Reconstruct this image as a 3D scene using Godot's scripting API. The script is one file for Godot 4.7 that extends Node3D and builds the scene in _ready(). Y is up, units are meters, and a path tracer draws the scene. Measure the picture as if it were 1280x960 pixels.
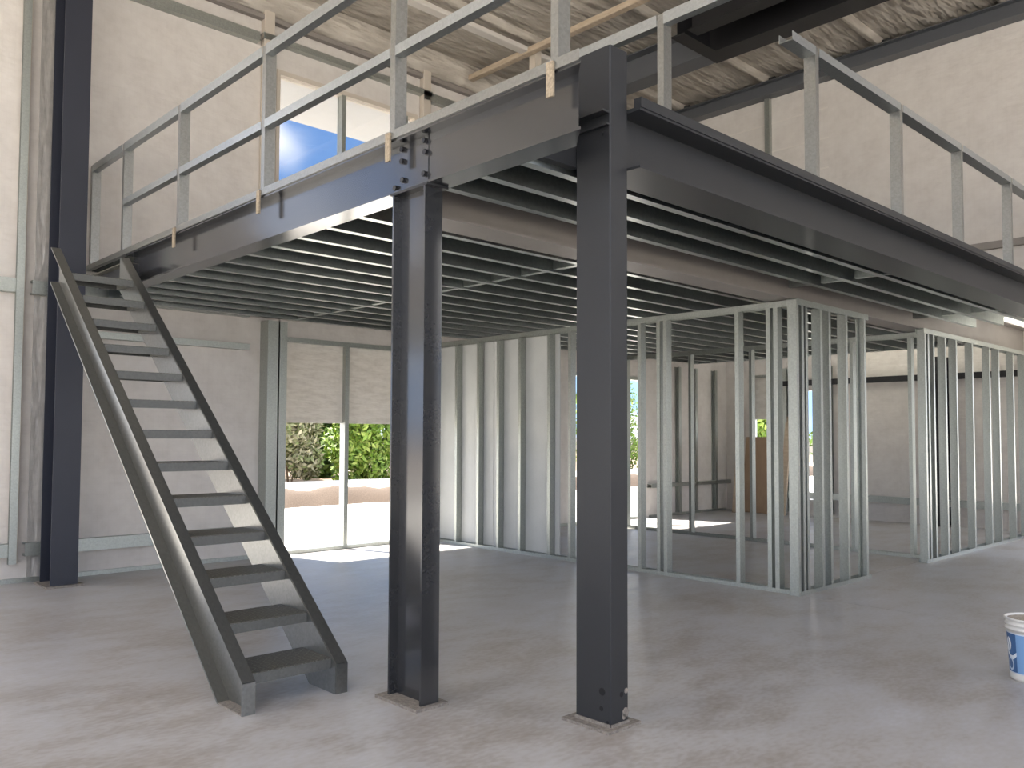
extends Node3D

var M := {}
var used := {}
var cache := {}
var rng := RandomNumberGenerator.new()

const WZ := -6.93      # inner face of the long side wall
const P1X := 4.667     # stud wall running across the hall
const P2Z := -1.31     # stud wall running along the mezzanine
const HB := 2.924      # underside of the mezzanine edge beams
const HT := 3.303      # top of the mezzanine edge

# ---------------------------------------------------------------- textures
func noise_bytes(size: int, freq: float, octaves: int, sd: int, stretch := Vector2i(1, 1), kind := FastNoiseLite.TYPE_SIMPLEX_SMOOTH) -> PackedByteArray:
	var n := FastNoiseLite.new()
	n.seed = sd
	n.noise_type = kind
	n.frequency = freq
	n.fractal_octaves = octaves
	if kind == FastNoiseLite.TYPE_CELLULAR:
		n.cellular_return_type = FastNoiseLite.RETURN_CELL_VALUE
		n.fractal_type = FastNoiseLite.FRACTAL_NONE
	var im := n.get_seamless_image(size / stretch.x, size / stretch.y)
	im.convert(Image.FORMAT_L8)
	if stretch != Vector2i(1, 1):
		im.resize(size, size, Image.INTERPOLATE_CUBIC)
	return im.get_data()

func blend_tex(size: int, layers: Array, colors: Array, mip := true) -> ImageTexture:
	# layers: [bytes, weight]; the weighted sum picks a colour along the list
	var out := PackedByteArray()
	out.resize(size * size * 3)
	var steps := 256
	var lut := []
	for i in steps:
		var t := float(i) / (steps - 1) * (colors.size() - 1)
		var k := mini(int(t), colors.size() - 2)
		lut.append((colors[k] as Color).lerp(colors[k + 1], t - k))
	var total := 0.0
	for l in layers:
		total += l[1]
	for i in size * size:
		var v := 0.0
		for l in layers:
			v += l[0][i] * l[1]
		var c: Color = lut[clampi(int(v / total), 0, 255)]
		out[i * 3] = c.r8
		out[i * 3 + 1] = c.g8
		out[i * 3 + 2] = c.b8
	var im := Image.create_from_data(size, size, false, Image.FORMAT_RGB8, out)
	if mip:
		im.generate_mipmaps()
	return ImageTexture.create_from_image(im)

func gray_tex(size: int, layers: Array, lo: float, hi: float) -> ImageTexture:
	return blend_tex(size, layers, [Color(lo, lo, lo), Color(hi, hi, hi)])

func mat(albedo: Color, rough: float, metal := 0.0, tex: Texture2D = null, scale := 1.0) -> StandardMaterial3D:
	var m := StandardMaterial3D.new()
	m.albedo_color = albedo
	m.roughness = rough
	m.metallic = metal
	if tex:
		m.albedo_texture = tex
		m.uv1_triplanar = true
		m.uv1_world_triplanar = true
		m.uv1_scale = Vector3.ONE * scale
	return m

func relief(m: StandardMaterial3D, tex: Texture2D, depth_cm: float) -> void:
	m.heightmap_enabled = true
	m.heightmap_texture = tex
	m.heightmap_scale = depth_cm

func make_materials() -> void:
	var S := 512
	var big := noise_bytes(S, 0.008, 5, 11)
	var mid := noise_bytes(S, 0.03, 4, 12)
	var fine := noise_bytes(S, 0.18, 2, 13)
	var cells := noise_bytes(S, 0.07, 1, 14, Vector2i(1, 1), FastNoiseLite.TYPE_CELLULAR)
	var wavy := noise_bytes(S, 0.03, 3, 15, Vector2i(4, 1))
	var wavy2 := noise_bytes(S, 0.03, 3, 16, Vector2i(1, 4))
	# concrete slab: trowel clouds, fine grain, brownish patches
	var S2 := 1024
	var cb := noise_bytes(S2, 0.0035, 5, 21)
	var cm := noise_bytes(S2, 0.022, 5, 22, Vector2i(2, 1))
	var cf := noise_bytes(S2, 0.16, 3, 23, Vector2i(2, 1))
	M.concrete = mat(Color.WHITE, 0.5, 0.0, blend_tex(S2, [[cb, 0.5], [cm, 0.5], [cf, 0.4]], [Color8(118, 107, 95), Color8(151, 143, 135), Color8(172, 169, 167), Color8(183, 182, 184), Color8(202, 203, 206)]), 0.16)
	M.concrete.roughness_texture = gray_tex(S2, [[cb, 0.4], [cm, 0.5], [cf, 0.4]], 0.6, 1.15)
	M.concrete.roughness = 0.46
	M.joint = mat(Color8(84, 79, 75), 0.9)
	M.apron = mat(Color.WHITE, 0.9, 0.0, blend_tex(S, [[big, 0.6], [fine, 0.4]], [Color8(200, 196, 188), Color8(226, 223, 217)]), 0.2)
	M.dirt = mat(Color.WHITE, 0.95, 0.0, blend_tex(S, [[mid, 0.5], [fine, 0.6]], [Color8(84, 70, 56), Color8(170, 150, 128)]), 1.2)
	# insulation facing, with the faint grid of its scrim
	var scrim := PackedByteArray()
	scrim.resize(S * S)
	for y in S:
		for x in S:
			scrim[y * S + x] = 70 if (x % 16 == 0 or y % 16 == 0) else 150
	M.facing = mat(Color.WHITE, 0.55, 0.0, blend_tex(S, [[big, 0.4], [mid, 0.25], [scrim, 0.35], [wavy, 0.12]], [Color8(188, 181, 173), Color8(206, 200, 193), Color8(218, 213, 206)]), 0.55)
	relief(M.facing, gray_tex(S, [[big, 0.7], [wavy, 0.3]], 0.0, 1.0), 1.0)
	M.quilt = mat(Color.WHITE, 0.5, 0.0, blend_tex(S, [[big, 0.3], [wavy, 0.6], [fine, 0.1]], [Color8(150, 141, 129), Color8(184, 176, 164), Color8(206, 199, 188)]), 0.4)
	relief(M.quilt, gray_tex(S, [[wavy, 0.8], [big, 0.4]], 0.0, 1.0), 8.0)
	M.foil = mat(Color8(200, 196, 190), 0.42, 0.3, gray_tex(S, [[wavy2, 0.6], [mid, 0.3]], 0.8, 1.0), 0.7)
	relief(M.foil, gray_tex(S, [[wavy2, 0.8], [big, 0.5]], 0.0, 1.0), 1.0)
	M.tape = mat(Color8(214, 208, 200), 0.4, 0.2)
	# painted structural steel
	var pt := gray_tex(S, [[big, 0.5], [fine, 0.3]], 0.93, 1.0)
	M.steel = mat(Color8(50, 51, 53), 0.36, 0.0, pt, 0.5)
	M.steel.metallic_specular = 0.35
	M.gloss = mat(Color8(50, 51, 53), 0.17, 0.0, pt, 0.5)
	M.gloss.metallic_specular = 1.0

	M.primer = mat(Color8(92, 94, 98), 0.45, 0.0, pt, 0.5)
	M.navy = mat(Color8(40, 43, 54), 0.45, 0.0, pt, 0.5)
	M.girder = mat(Color8(146, 139, 133), 0.5, 0.15, pt, 0.8)
	M.black = mat(Color8(24, 24, 27), 0.5, 0.1, pt, 0.8)
	M.scuff = mat(Color8(150, 142, 133), 0.8, 0.0, gray_tex(S, [[mid, 0.6], [fine, 0.5]], 0.6, 1.1), 2.0)
	M.rust = mat(Color8(182, 166, 142), 0.7, 0.2, gray_tex(S, [[mid, 0.6], [fine, 0.5]], 0.6, 1.1), 3.0)
	M.hole = mat(Color8(12, 12, 13), 0.8)
	# galvanised sheet
	var sp := gray_tex(S, [[cells, 0.5], [mid, 0.5]], 0.9, 1.02)
	M.galv = mat(Color8(176, 180, 181), 0.36, 0.75, sp, 2.2)
	M.galv.roughness_texture = gray_tex(S, [[cells, 0.6], [mid, 0.4]], 0.85, 1.1)
	M.stair = mat(Color8(132, 133, 131), 0.3, 0.8, sp, 2.0)
	M.poly = mat(Color8(236, 236, 232), 0.9)  # diffusing sheet for the skylight added over the far room
	M.poly.backlight_enabled = true
	M.poly.backlight = Color(0.9, 0.9, 0.88)
	M.post = mat(Color8(150, 150, 146), 0.34, 0.75, sp, 2.2)
	M.stud = mat(Color8(176, 180, 174), 0.38, 0.8, sp, 2.2)
	M.joist = mat(Color8(166, 172, 169), 0.3, 0.95, sp, 1.6)
	M.deck = mat(Color.WHITE, 0.75, 0.1, blend_tex(S, [[big, 0.5], [mid, 0.4], [fine, 0.2]], [Color8(44, 48, 45), Color8(70, 74, 69)]), 0.6)
	M.tread = mat(Color8(104, 105, 102), 0.5, 0.5, sp, 2.0)
	var chk := PackedByteArray()
	chk.resize(S * S)
	for y in S:
		for x in S:
			var cx := x / 64
			var cy := y / 64
			var u := float(x % 64) - 31.5
			var v := float(y % 64) - 31.5
			var a := 0.7854 if (cx + cy) % 2 == 0 else -0.7854
			var p := Vector2(u, v).rotated(a)
			chk[y * S + x] = 255 if (p.x / 29.0) * (p.x / 29.0) + (p.y / 8.0) * (p.y / 8.0) < 1.0 else 0
	M.checker = mat(Color8(120, 118, 110), 0.5, 0.55, gray_tex(S, [[chk, 0.3], [mid, 0.6], [fine, 0.3]], 0.55, 1.2), 3.6)
	relief(M.checker, gray_tex(S, [[chk, 1.0]], 0.0, 1.0), 0.5)
	M.bolt = mat(Color8(60, 61, 64), 0.4, 0.7)
	M.board = mat(Color.WHITE, 0.75, 0.0, blend_tex(S, [[big, 0.5], [fine, 0.3]], [Color8(186, 188, 185), Color8(202, 203, 200)]), 0.5)
	M.foam = mat(Color.WHITE, 0.7, 0.0, blend_tex(S, [[wavy, 0.7], [mid, 0.3], [fine, 0.2]], [Color8(190, 187, 181), Color8(210, 208, 203), Color8(222, 220, 216)]), 0.8)
	relief(M.foam, gray_tex(S, [[wavy, 1.0]], 0.0, 1.0), 0.7)
	M.foam.backlight_enabled = true
	M.foam.backlight = Color(0.6, 0.58, 0.55)
	M.brown = mat(Color.WHITE, 0.8, 0.0, blend_tex(S, [[wavy2, 0.5], [fine, 0.3], [big, 0.3]], [Color8(138, 114, 92), Color8(166, 140, 114)]), 0.8)
	M.timber = mat(Color.WHITE, 0.7, 0.0, blend_tex(S, [[wavy, 0.6], [fine, 0.3]], [Color8(164, 146, 124), Color8(200, 184, 162)]), 1.0)
	M.soffit = mat(Color8(188, 188, 187), 0.7)
	M.frame = mat(Color8(196, 186, 172), 0.5, 0.1)
	M.glass = mat(Color(0.2, 0.26, 0.34, 0.3), 0.02)
	M.glass.transparency = BaseMaterial3D.TRANSPARENCY_ALPHA
	M.clear = mat(Color(1.0, 1.0, 1.0, 0.04), 0.02)
	M.clear.transparency = BaseMaterial3D.TRANSPARENCY_ALPHA
	M.pail = mat(Color8(222, 220, 214), 0.4)
	M.pail_in = mat(Color8(178, 166, 148), 0.7, 0.0, gray_tex(S, [[mid, 0.7], [fine, 0.4]], 0.7, 1.1), 4.0)
	M.log = mat(Color.WHITE, 0.9, 0.0, blend_tex(S, [[mid, 0.6], [fine, 0.5]], [Color8(50, 40, 32), Color8(112, 96, 80)]), 1.5)
	M.bark = mat(Color8(98, 82, 64), 0.9)
	var lf := mat(Color.WHITE, 0.6)
	lf.vertex_color_use_as_albedo = true
	lf.backlight_enabled = true
	lf.backlight = Color(0.5, 0.55, 0.3)
	M.leaf = lf

func label_texture() -> ImageTexture:
	var im := Image.create(512, 256, false, Image.FORMAT_RGB8)
	im.fill(Color8(60, 98, 144))
	for y in 256:
		for x in 512:
			var u := (x % 256) / 256.0
			var v := y / 256.0
			var c := Color8(60, 98, 144)
			if u > 0.52 + 0.12 * sin(v * 4.0):
				c = Color8(120, 160, 204)
			var d := Vector2((u - 0.3) * 1.4, v - 0.3)
			if d.length() < 0.17 and absf(d.x + d.y * 0.35) > 0.03:
				c = Color8(226, 230, 232)
			if absf(v - 0.52 - 0.1 * sin(u * 9.0)) < 0.05 and u < 0.5:
				c = Color8(214, 222, 228)
			d = Vector2((u - 0.24) * 1.3, v - 0.78)
			if absf(d.length() - 0.14) < 0.025:
				c = Color8(190, 206, 224)
			if v < 0.03 or v > 0.97:
				c = Color8(205, 212, 220)
			im.set_pixel(x, y, c)
	im.generate_mipmaps()
	return ImageTexture.create_from_image(im)

# ---------------------------------------------------------------- nodes
func numbered(called: String) -> String:
	var n: int = used.get(called, 0)
	used[called] = n + 1
	return called if n == 0 else "%s_%03d" % [called, n]

func thing(called: String, at: Vector3, label := "", category := "", group := "", kind := "") -> Node3D:
	var o := Node3D.new()
	o.name = numbered(called)
	add_child(o)
	o.position = at
	tag(o, label, category, group, kind)
	return o

func tag(o: Node, label := "", category := "", group := "", kind := "") -> void:
	if label != "": o.set_meta("label", label)
	if category != "": o.set_meta("category", category)
	if group != "": o.set_meta("group", group)
	if kind != "": o.set_meta("kind", kind)

func origin_of(parent: Node3D) -> Vector3:
	var p := Vector3.ZERO
	var n: Node = parent
	while n != self and n is Node3D:
		p += (n as Node3D).position
		n = n.get_parent()
	return p

func put(called: String, mesh: Mesh, m: Material, parent: Node3D, xf: Transform3D) -> MeshInstance3D:
	var o := MeshInstance3D.new()
	o.mesh = mesh
	o.material_override = m
	o.transform = xf
	if parent == self:
		o.name = numbered(called)
		add_child(o)
	else:
		o.name = called
		var b := parent.basis if parent is MeshInstance3D else Basis.IDENTITY
		if parent is MeshInstance3D:
			o.transform = world_of(parent).affine_inverse() * xf
		else:
			o.transform.origin -= origin_of(parent)
		parent.add_child(o, true)
	return o

func world_of(n: Node3D) -> Transform3D:
	var t := n.transform
	var p := n.get_parent()
	while p != self and p is Node3D:
		t = (p as Node3D).transform * t
		p = p.get_parent()
	return t

# ---------------------------------------------------------------- shapes
func prism_mesh(poly: PackedVector2Array, length: float, skew := 0.0) -> ArrayMesh:
	var key := str(poly) + "|%.4f|%.3f" % [length, skew]
	if cache.has(key):
		return cache[key]
	var p := poly.duplicate()
	if Geometry2D.is_polygon_clockwise(p):
		p.reverse()
	var st := SurfaceTool.new()
	st.begin(Mesh.PRIMITIVE_TRIANGLES)
	st.set_smooth_group(-1)
	var n := p.size()
	for i in n:
		var a := p[i]
		var b := p[(i + 1) % n]
		var a0 := Vector3(a.x, a.y, 0)
		var b0 := Vector3(b.x, b.y, 0)
		var a1 := Vector3(a.x, a.y, length + skew * a.x)
		var b1 := Vector3(b.x, b.y, length + skew * b.x)
		for v in [a0, b1, b0, a0, a1, b1]:
			st.add_vertex(v)
	var tri := Geometry2D.triangulate_polygon(p)
	for i in range(0, tri.size(), 3):
		var q := [p[tri[i]], p[tri[i + 1]], p[tri[i + 2]]]
		if (q[1] - q[0]).cross(q[2] - q[0]) < 0.0:
			q.reverse()
		for k in [0, 1, 2]:
			st.add_vertex(Vector3(q[k].x, q[k].y, 0))
		for k in [0, 2, 1]:
			st.add_vertex(Vector3(q[k].x, q[k].y, length + skew * q[k].x))
	st.generate_normals()
	var m := st.commit()
	cache[key] = m
	return m

# a profile swept from one point to another; the profile's y runs along up
func ext(called: String, poly: PackedVector2Array, from: Vector3, to: Vector3, up: Vector3, m: Material, parent: Node3D, skew := 0.0) -> MeshInstance3D:
	var d := (to - from)
	var w := d.normalized()
	var v := (up - w * up.dot(w)).normalized()
	var u := v.cross(w)
	return put(called, prism_mesh(poly, snappedf(d.length(), 0.0005), skew), m, parent, Transform3D(Basis(u, v, w), from))

func box(called: String, a: Vector3, b: Vector3, m: Material, parent: Node3D, c := 0.0) -> MeshInstance3D:
	var s := (b - a).abs()
	var lo := Vector3(minf(a.x, b.x), minf(a.y, b.y), minf(a.z, b.z))
	# swept along the longest side so that the chamfer runs along it
	var ax := s.max_axis_index()
	var mid := lo + s / 2
	if ax == 0:
		var f := Vector3(lo.x, mid.y, mid.z)
		return ext(called, rect(s.z, s.y, c), f, f + Vector3(s.x, 0, 0), Vector3.UP, m, parent)
	if ax == 1:
		var f := Vector3(mid.x, lo.y, mid.z)
		return ext(called, rect(s.x, s.z, c), f, f + Vector3(0, s.y, 0), Vector3(0, 0, 1), m, parent)
	var f := Vector3(mid.x, mid.y, lo.z)
	return ext(called, rect(s.x, s.y, c), f, f + Vector3(0, 0, s.z), Vector3.UP, m, parent)

func rect(w: float, h: float, c := 0.0) -> PackedVector2Array:
	var x := snappedf(w / 2, 0.0005)
	var y := snappedf(h / 2, 0.0005)
	if c <= 0.0:
		return PackedVector2Array([Vector2(-x, -y), Vector2(x, -y), Vector2(x, y), Vector2(-x, y)])
	return PackedVector2Array([Vector2(-x + c, -y), Vector2(x - c, -y), Vector2(x, -y + c), Vector2(x, y - c), Vector2(x - c, y), Vector2(-x + c, y), Vector2(-x, y - c), Vector2(-x, -y + c)])

# I section, w across, h high
func isec(w: float, h: float, tf := 0.014, tw := 0.011) -> PackedVector2Array:
	var x := w / 2
	var y := h / 2
	var t := tw / 2
	return PackedVector2Array([Vector2(-x, -y), Vector2(x, -y), Vector2(x, -y + tf), Vector2(t, -y + tf), Vector2(t, y - tf), Vector2(x, y - tf), Vector2(x, y), Vector2(-x, y), Vector2(-x, y - tf), Vector2(-t, y - tf), Vector2(-t, -y + tf), Vector2(-x, -y + tf)])

# lipped C section: web on the -x side, h high, flanges w wide
func csec(w: float, h: float, t := 0.003, lip := 0.014) -> PackedVector2Array:
	var y := h / 2
	return PackedVector2Array([Vector2(0, -y), Vector2(w, -y), Vector2(w, -y + lip), Vector2(w - t, -y + lip), Vector2(w - t, -y + t), Vector2(t, -y + t), Vector2(t, y - t), Vector2(w - t, y - t), Vector2(w - t, y - lip), Vector2(w, y - lip), Vector2(w, y), Vector2(0, y)])

# plain U channel: web at the bottom (y = 0), legs up
func usec(w: float, h: float, t := 0.003) -> PackedVector2Array:
	var x := w / 2
	return PackedVector2Array([Vector2(-x, 0), Vector2(x, 0), Vector2(x, h), Vector2(x - t, h), Vector2(x - t, t), Vector2(-x + t, t), Vector2(-x + t, h), Vector2(-x, h)])

func disc(r: float, n := 6) -> PackedVector2Array:
	var p := PackedVector2Array()
	for i in n:
		p.append(Vector2.from_angle(TAU * i / n) * r)
	return p

func lathe(profile: Array, n := 32) -> ArrayMesh:
	var st := SurfaceTool.new()
	st.begin(Mesh.PRIMITIVE_TRIANGLES)
	st.set_smooth_group(1)
	for i in profile.size() - 1:
		var a: Vector2 = profile[i]
		var b: Vector2 = profile[i + 1]
		for k in n:
			var u0 := float(k) / n
			var u1 := float(k + 1) / n
			var c0 := Vector2.from_angle(TAU * u0)
			var c1 := Vector2.from_angle(TAU * u1)
			var quad := [[Vector3(a.x * c0.x, a.y, a.x * c0.y), Vector2(u0, 1)], [Vector3(a.x * c1.x, a.y, a.x * c1.y), Vector2(u1, 1)], [Vector3(b.x * c1.x, b.y, b.x * c1.y), Vector2(u1, 0)], [Vector3(b.x * c0.x, b.y, b.x * c0.y), Vector2(u0, 0)]]
			for j in [0, 1, 2, 0, 2, 3]:
				st.set_uv(quad[j][1])
				st.add_vertex(quad[j][0])
	st.generate_normals()
	return st.commit()

func tube(points: Array, r: float, n := 8) -> ArrayMesh:
	var st := SurfaceTool.new()
	st.begin(Mesh.PRIMITIVE_TRIANGLES)
	st.set_smooth_group(1)
	for i in points.size() - 1:
		var rings := []
		for e in [i, i + 1]:
			var d: Vector3 = (points[mini(e + 1, points.size() - 1)] - points[maxi(e - 1, 0)]).normalized()
			var s := d.cross(Vector3.UP if absf(d.y) < 0.9 else Vector3.RIGHT).normalized()
			var t := s.cross(d)
			var ring := []
			for k in n:
				var a := TAU * k / n
				ring.append(points[e] + (s * cos(a) + t * sin(a)) * r)
			rings.append(ring)
		for k in n:
			var k2 := (k + 1) % n
			for v in [rings[0][k], rings[1][k], rings[1][k2], rings[0][k], rings[1][k2], rings[0][k2]]:
				st.add_vertex(v)
	st.generate_normals()
	return st.commit()

# a wall in the plane across axis ("x" or "z") split round its openings; rects are [a0, y0, a1, y1] along the wall
func wall(parent: Node3D, axis: String, at: float, thick: float, span: Array, holes: Array, m: Material, joints: Array = []) -> void:
	var us := [span[0], span[2]]
	for h in holes:
		us.append(h[0])
		us.append(h[2])
	for j in joints:
		us.append(j)
	us.sort()
	for i in us.size() - 1:
		if us[i + 1] - us[i] < 0.005 or us[i] < span[0] - 0.001 or us[i + 1] > span[2] + 0.001:
			continue
		var c: float = (us[i] + us[i + 1]) / 2
		var cuts := []
		for h in holes:
			if c > h[0] and c < h[2]:
				cuts.append([h[1], h[3]])
		cuts.sort()
		var y: float = span[1]
		cuts.append([span[3], span[3]])
		for k in cuts:
			if k[0] - y > 0.005:
				var a := Vector3(us[i], y, at) if axis == "z" else Vector3(at, y, us[i])
				var b := Vector3(us[i + 1], k[0], at + thick) if axis == "z" else Vector3(at + thick, k[0], us[i + 1])
				box("panel", a, b, m, parent)
			y = maxf(y, k[1])

# ---------------------------------------------------------------- things
func i_beam(called: String, from: Vector3, to: Vector3, w: float, h: float, m: Material, label: String, category := "beam", group := "", up := Vector3.UP, tf := 0.014) -> Node3D:
	var t := thing(called, from, label, category, group)
	ext("beam_section", isec(w, h, tf), from, to, up, m, t)
	return t

func bolt(at: Vector3, dir: Vector3, parent: Node3D, r := 0.014, long := 0.016) -> void:
	ext("bolt", disc(r), at, at + dir * long, Vector3.UP if absf(dir.y) < 0.5 else Vector3.RIGHT, M.bolt, parent)

# stud wall: along is Vector3.RIGHT or Vector3.BACK; spots are distances from start; at = start on the floor
func stud_wall(t: Node3D, start: Vector3, along: Vector3, tracks: Array, spots: Array, height: float, m: Material) -> void:
	var D := 0.1
	var side := along.cross(Vector3.UP)
	for r in tracks:
		ext("bottom_track", usec(D, 0.04), start + along * r[0], start + along * r[1], Vector3.UP, m, t)
	ext("top_track", usec(D, 0.06), start + along * tracks[0][0] + Vector3(0, height, 0), start + along * tracks[-1][1] + Vector3(0, height, 0), Vector3.DOWN, m, t)
	for s in spots:
		var flip := 1.0
		var d: float = s if s is float else s[0]
		if s is Array:
			flip = s[1]
		var f := start + along * d + Vector3(0, 0.004, 0)
		# web across the wall, flanges along it
		var up := side * flip
		ext("stud", csec(0.045, D - 0.008), f, f + Vector3(0, height - 0.012, 0), up, m, t)

func post(t: Node3D, foot: Vector3, height: float, web_up: Vector3, m: Material) -> void:
	ext("post", csec(0.05, 0.085, 0.003, 0.015), foot, foot + Vector3(0, height, 0), web_up, M.post, t)

func leaf_bush(called: String, at: Vector3, size: Vector3, leaves: int, tones: Array, label: String, leaf := 0.11) -> void:
	var t := thing(called, at, label, "bush", "bushes growing beyond the pale yard")
	var st := SurfaceTool.new()
	st.begin(Mesh.PRIMITIVE_TRIANGLES)
	st.set_smooth_group(-1)
	var blobs := []
	for i in 18:
		blobs.append([Vector3(rng.randf_range(-0.27, 0.27) * size.x, rng.randf_range(0.08, 0.85) * size.y, rng.randf_range(-0.2, 0.2) * size.z), rng.randf_range(0.16, 0.22) * size.x])
	for i in leaves:
		var b: Array = blobs[rng.randi() % blobs.size()]
		var d := Vector3(rng.randfn(), rng.randfn(), rng.randfn()).normalized()
		var p: Vector3 = b[0] + d * b[1] * (0.55 + 0.45 * sqrt(rng.randf()))
		p.y = maxf(p.y, 0.02)
		var u := Vector3(rng.randfn(), rng.randfn(), rng.randfn()).normalized()
		var v := u.cross((d + Vector3(0.0, 0.6, 0.0)).normalized()).normalized()
		var l := leaf * rng.randf_range(0.6, 1.3)
		var c: Color = tones[rng.randi() % tones.size()]
		c = c * rng.randf_range(0.75, 1.25)
		c.a = 1.0
		st.set_color(c)
		var q := [p - u * l, p + v * l * 0.42, p + u * l, p - v * l * 0.42]
		for j in [0, 1, 2, 0, 2, 3]:
			st.set_color(c)
			st.add_vertex(q[j])
	st.generate_normals()
	var f := put("foliage", st.commit(), M.leaf, t, Transform3D(Basis.IDENTITY, at))
	f.set_meta("kind", "stuff")
	for k in 3:
		var a := TAU * k / 3.0 + 0.4
		var tip := Vector3(cos(a) * size.x * 0.2, size.y * 0.6, sin(a) * size.z * 0.2)
		put("stem", tube([Vector3(cos(a) * 0.06, 0, sin(a) * 0.06), tip * 0.5 + Vector3(0, 0.05, 0), tip], 0.03, 6), M.bark, t, Transform3D(Basis.IDENTITY, at))

func window_unit(called: String, x0: float, x1: float, y0: float, y1: float, mullions: Array, glazed: bool, m: Material) -> Node3D:
	var t := thing(called, Vector3(x0, y0, WZ - 0.1), "", "", "", "structure")
	var z0 := WZ - 0.13
	var z1 := WZ + 0.012
	box("frame", Vector3(x0, y0, z0), Vector3(x0 + 0.05, y1, z1), m, t)
	box("frame", Vector3(x1 - 0.05, y0, z0), Vector3(x1, y1, z1), m, t)
	box("frame", Vector3(x0 + 0.05, y1 - 0.06, z0), Vector3(x1 - 0.05, y1, z1), m, t)
	box("frame", Vector3(x0 + 0.05, y0, z0), Vector3(x1 - 0.05, y0 + 0.045, z1), m, t)
	var xs := [x0 + 0.05]
	for mx in mullions:
		box("mullion", Vector3(mx - 0.03, y0 + 0.045, WZ - 0.11), Vector3(mx + 0.03, y1 - 0.06, WZ + 0.01), M.stud, t)
		xs.append(mx)
	xs.append(x1 - 0.05)
	if glazed:
		for i in xs.size() - 1:
			box("pane", Vector3(xs[i] + 0.03, y0 + 0.045, WZ - 0.075), Vector3(xs[i + 1] - 0.03, y1 - 0.06, WZ - 0.07), M.glass, t)
	return t

func make_sky() -> Sky:
	var w := 1024
	var h := 512
	var n := FastNoiseLite.new()
	n.seed = 44
	n.frequency = 1.5
	n.fractal_octaves = 5
	n.noise_type = FastNoiseLite.TYPE_SIMPLEX_SMOOTH
	var im := Image.create(w, h, false, Image.FORMAT_RGBF)
	for y in h:
		var e := (0.5 - (y + 0.5) / h) * PI
		for x in w:
			var a := (x + 0.5) / w * TAU
			var d := Vector3(sin(a) * cos(e), sin(e), -cos(a) * cos(e))
			var c: Color
			if e < 0.0:
				c = Color(0.34, 0.31, 0.27)
			else:
				var t := pow(1.0 - sin(e), 2.2)
				c = Color(0.07, 0.19, 0.5).lerp(Color(0.22, 0.38, 0.66), t)
				var q := d / (absf(d.y) + 0.35)
				var v := n.get_noise_3d(q.x * 0.9, q.y * 0.5 + 3.0, q.z * 0.9)
				var k := smoothstep(-0.08, 0.28, v + 0.10)
				c = c.lerp(Color(1.38, 1.33, 1.27), k * 0.95)
			im.set_pixel(x, y, c)
	var s := Sky.new()
	var m := PanoramaSkyMaterial.new()
	m.panorama = ImageTexture.create_from_image(im)
	s.sky_material = m
	return s

func _ready() -> void:
	rng.seed = 7
	# ------------------------------------------------ camera
	var cam := Camera3D.new()
	cam.name = "camera"
	add_child(cam)
	var yaw := 0.8128
	var pitch := 0.0431
	var roll := 0.0044
	var fw := Vector3(cos(yaw) * cos(pitch), sin(pitch), -sin(yaw) * cos(pitch))
	var rt := Vector3(sin(yaw), 0, cos(yaw))
	var up := rt.cross(fw)
	var r2 := rt * cos(roll) + up * sin(roll)
	var u2 := up * cos(roll) - rt * sin(roll)
	cam.transform = Transform3D(Basis(r2, u2, -fw), Vector3(-2.8874, 1.5, 2.7312))
	var f := 1055.43
	cam.set_frustum(0.1 * 960.0 / f, Vector2(3.51, 19.54) / f * 0.1, 0.1, 200.0)
	cam.current = true
	# ------------------------------------------------ sky, sun, exposure
	var env := Environment.new()
	env.background_mode = Environment.BG_SKY
	env.sky = make_sky()
	env.background_energy_multiplier = 1.0
	env.tonemap_mode = Environment.TONE_MAPPER_LINEAR
	env.tonemap_exposure = 2.9
	env.sdfgi_enabled = true
	env.ssao_enabled = true
	env.ssil_enabled = true
	var we := WorldEnvironment.new()
	we.name = "environment"
	we.environment = env
	add_child(we)
	var sun := DirectionalLight3D.new()
	sun.name = "sun"
	sun.light_color = Color(1.0, 0.975, 0.94)
	sun.light_energy = 2.6
	sun.light_angular_distance = 0.6
	sun.shadow_enabled = true
	add_child(sun)
	sun.look_at_from_position(Vector3.ZERO, Vector3(0.3, -1.5, 1.0), Vector3.UP)

	make_materials()
	build_shell()
	build_outside()
	build_roof_steel()
	build_mezzanine()
	build_railings()
	build_stair()
	build_partitions()
	build_small()

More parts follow.
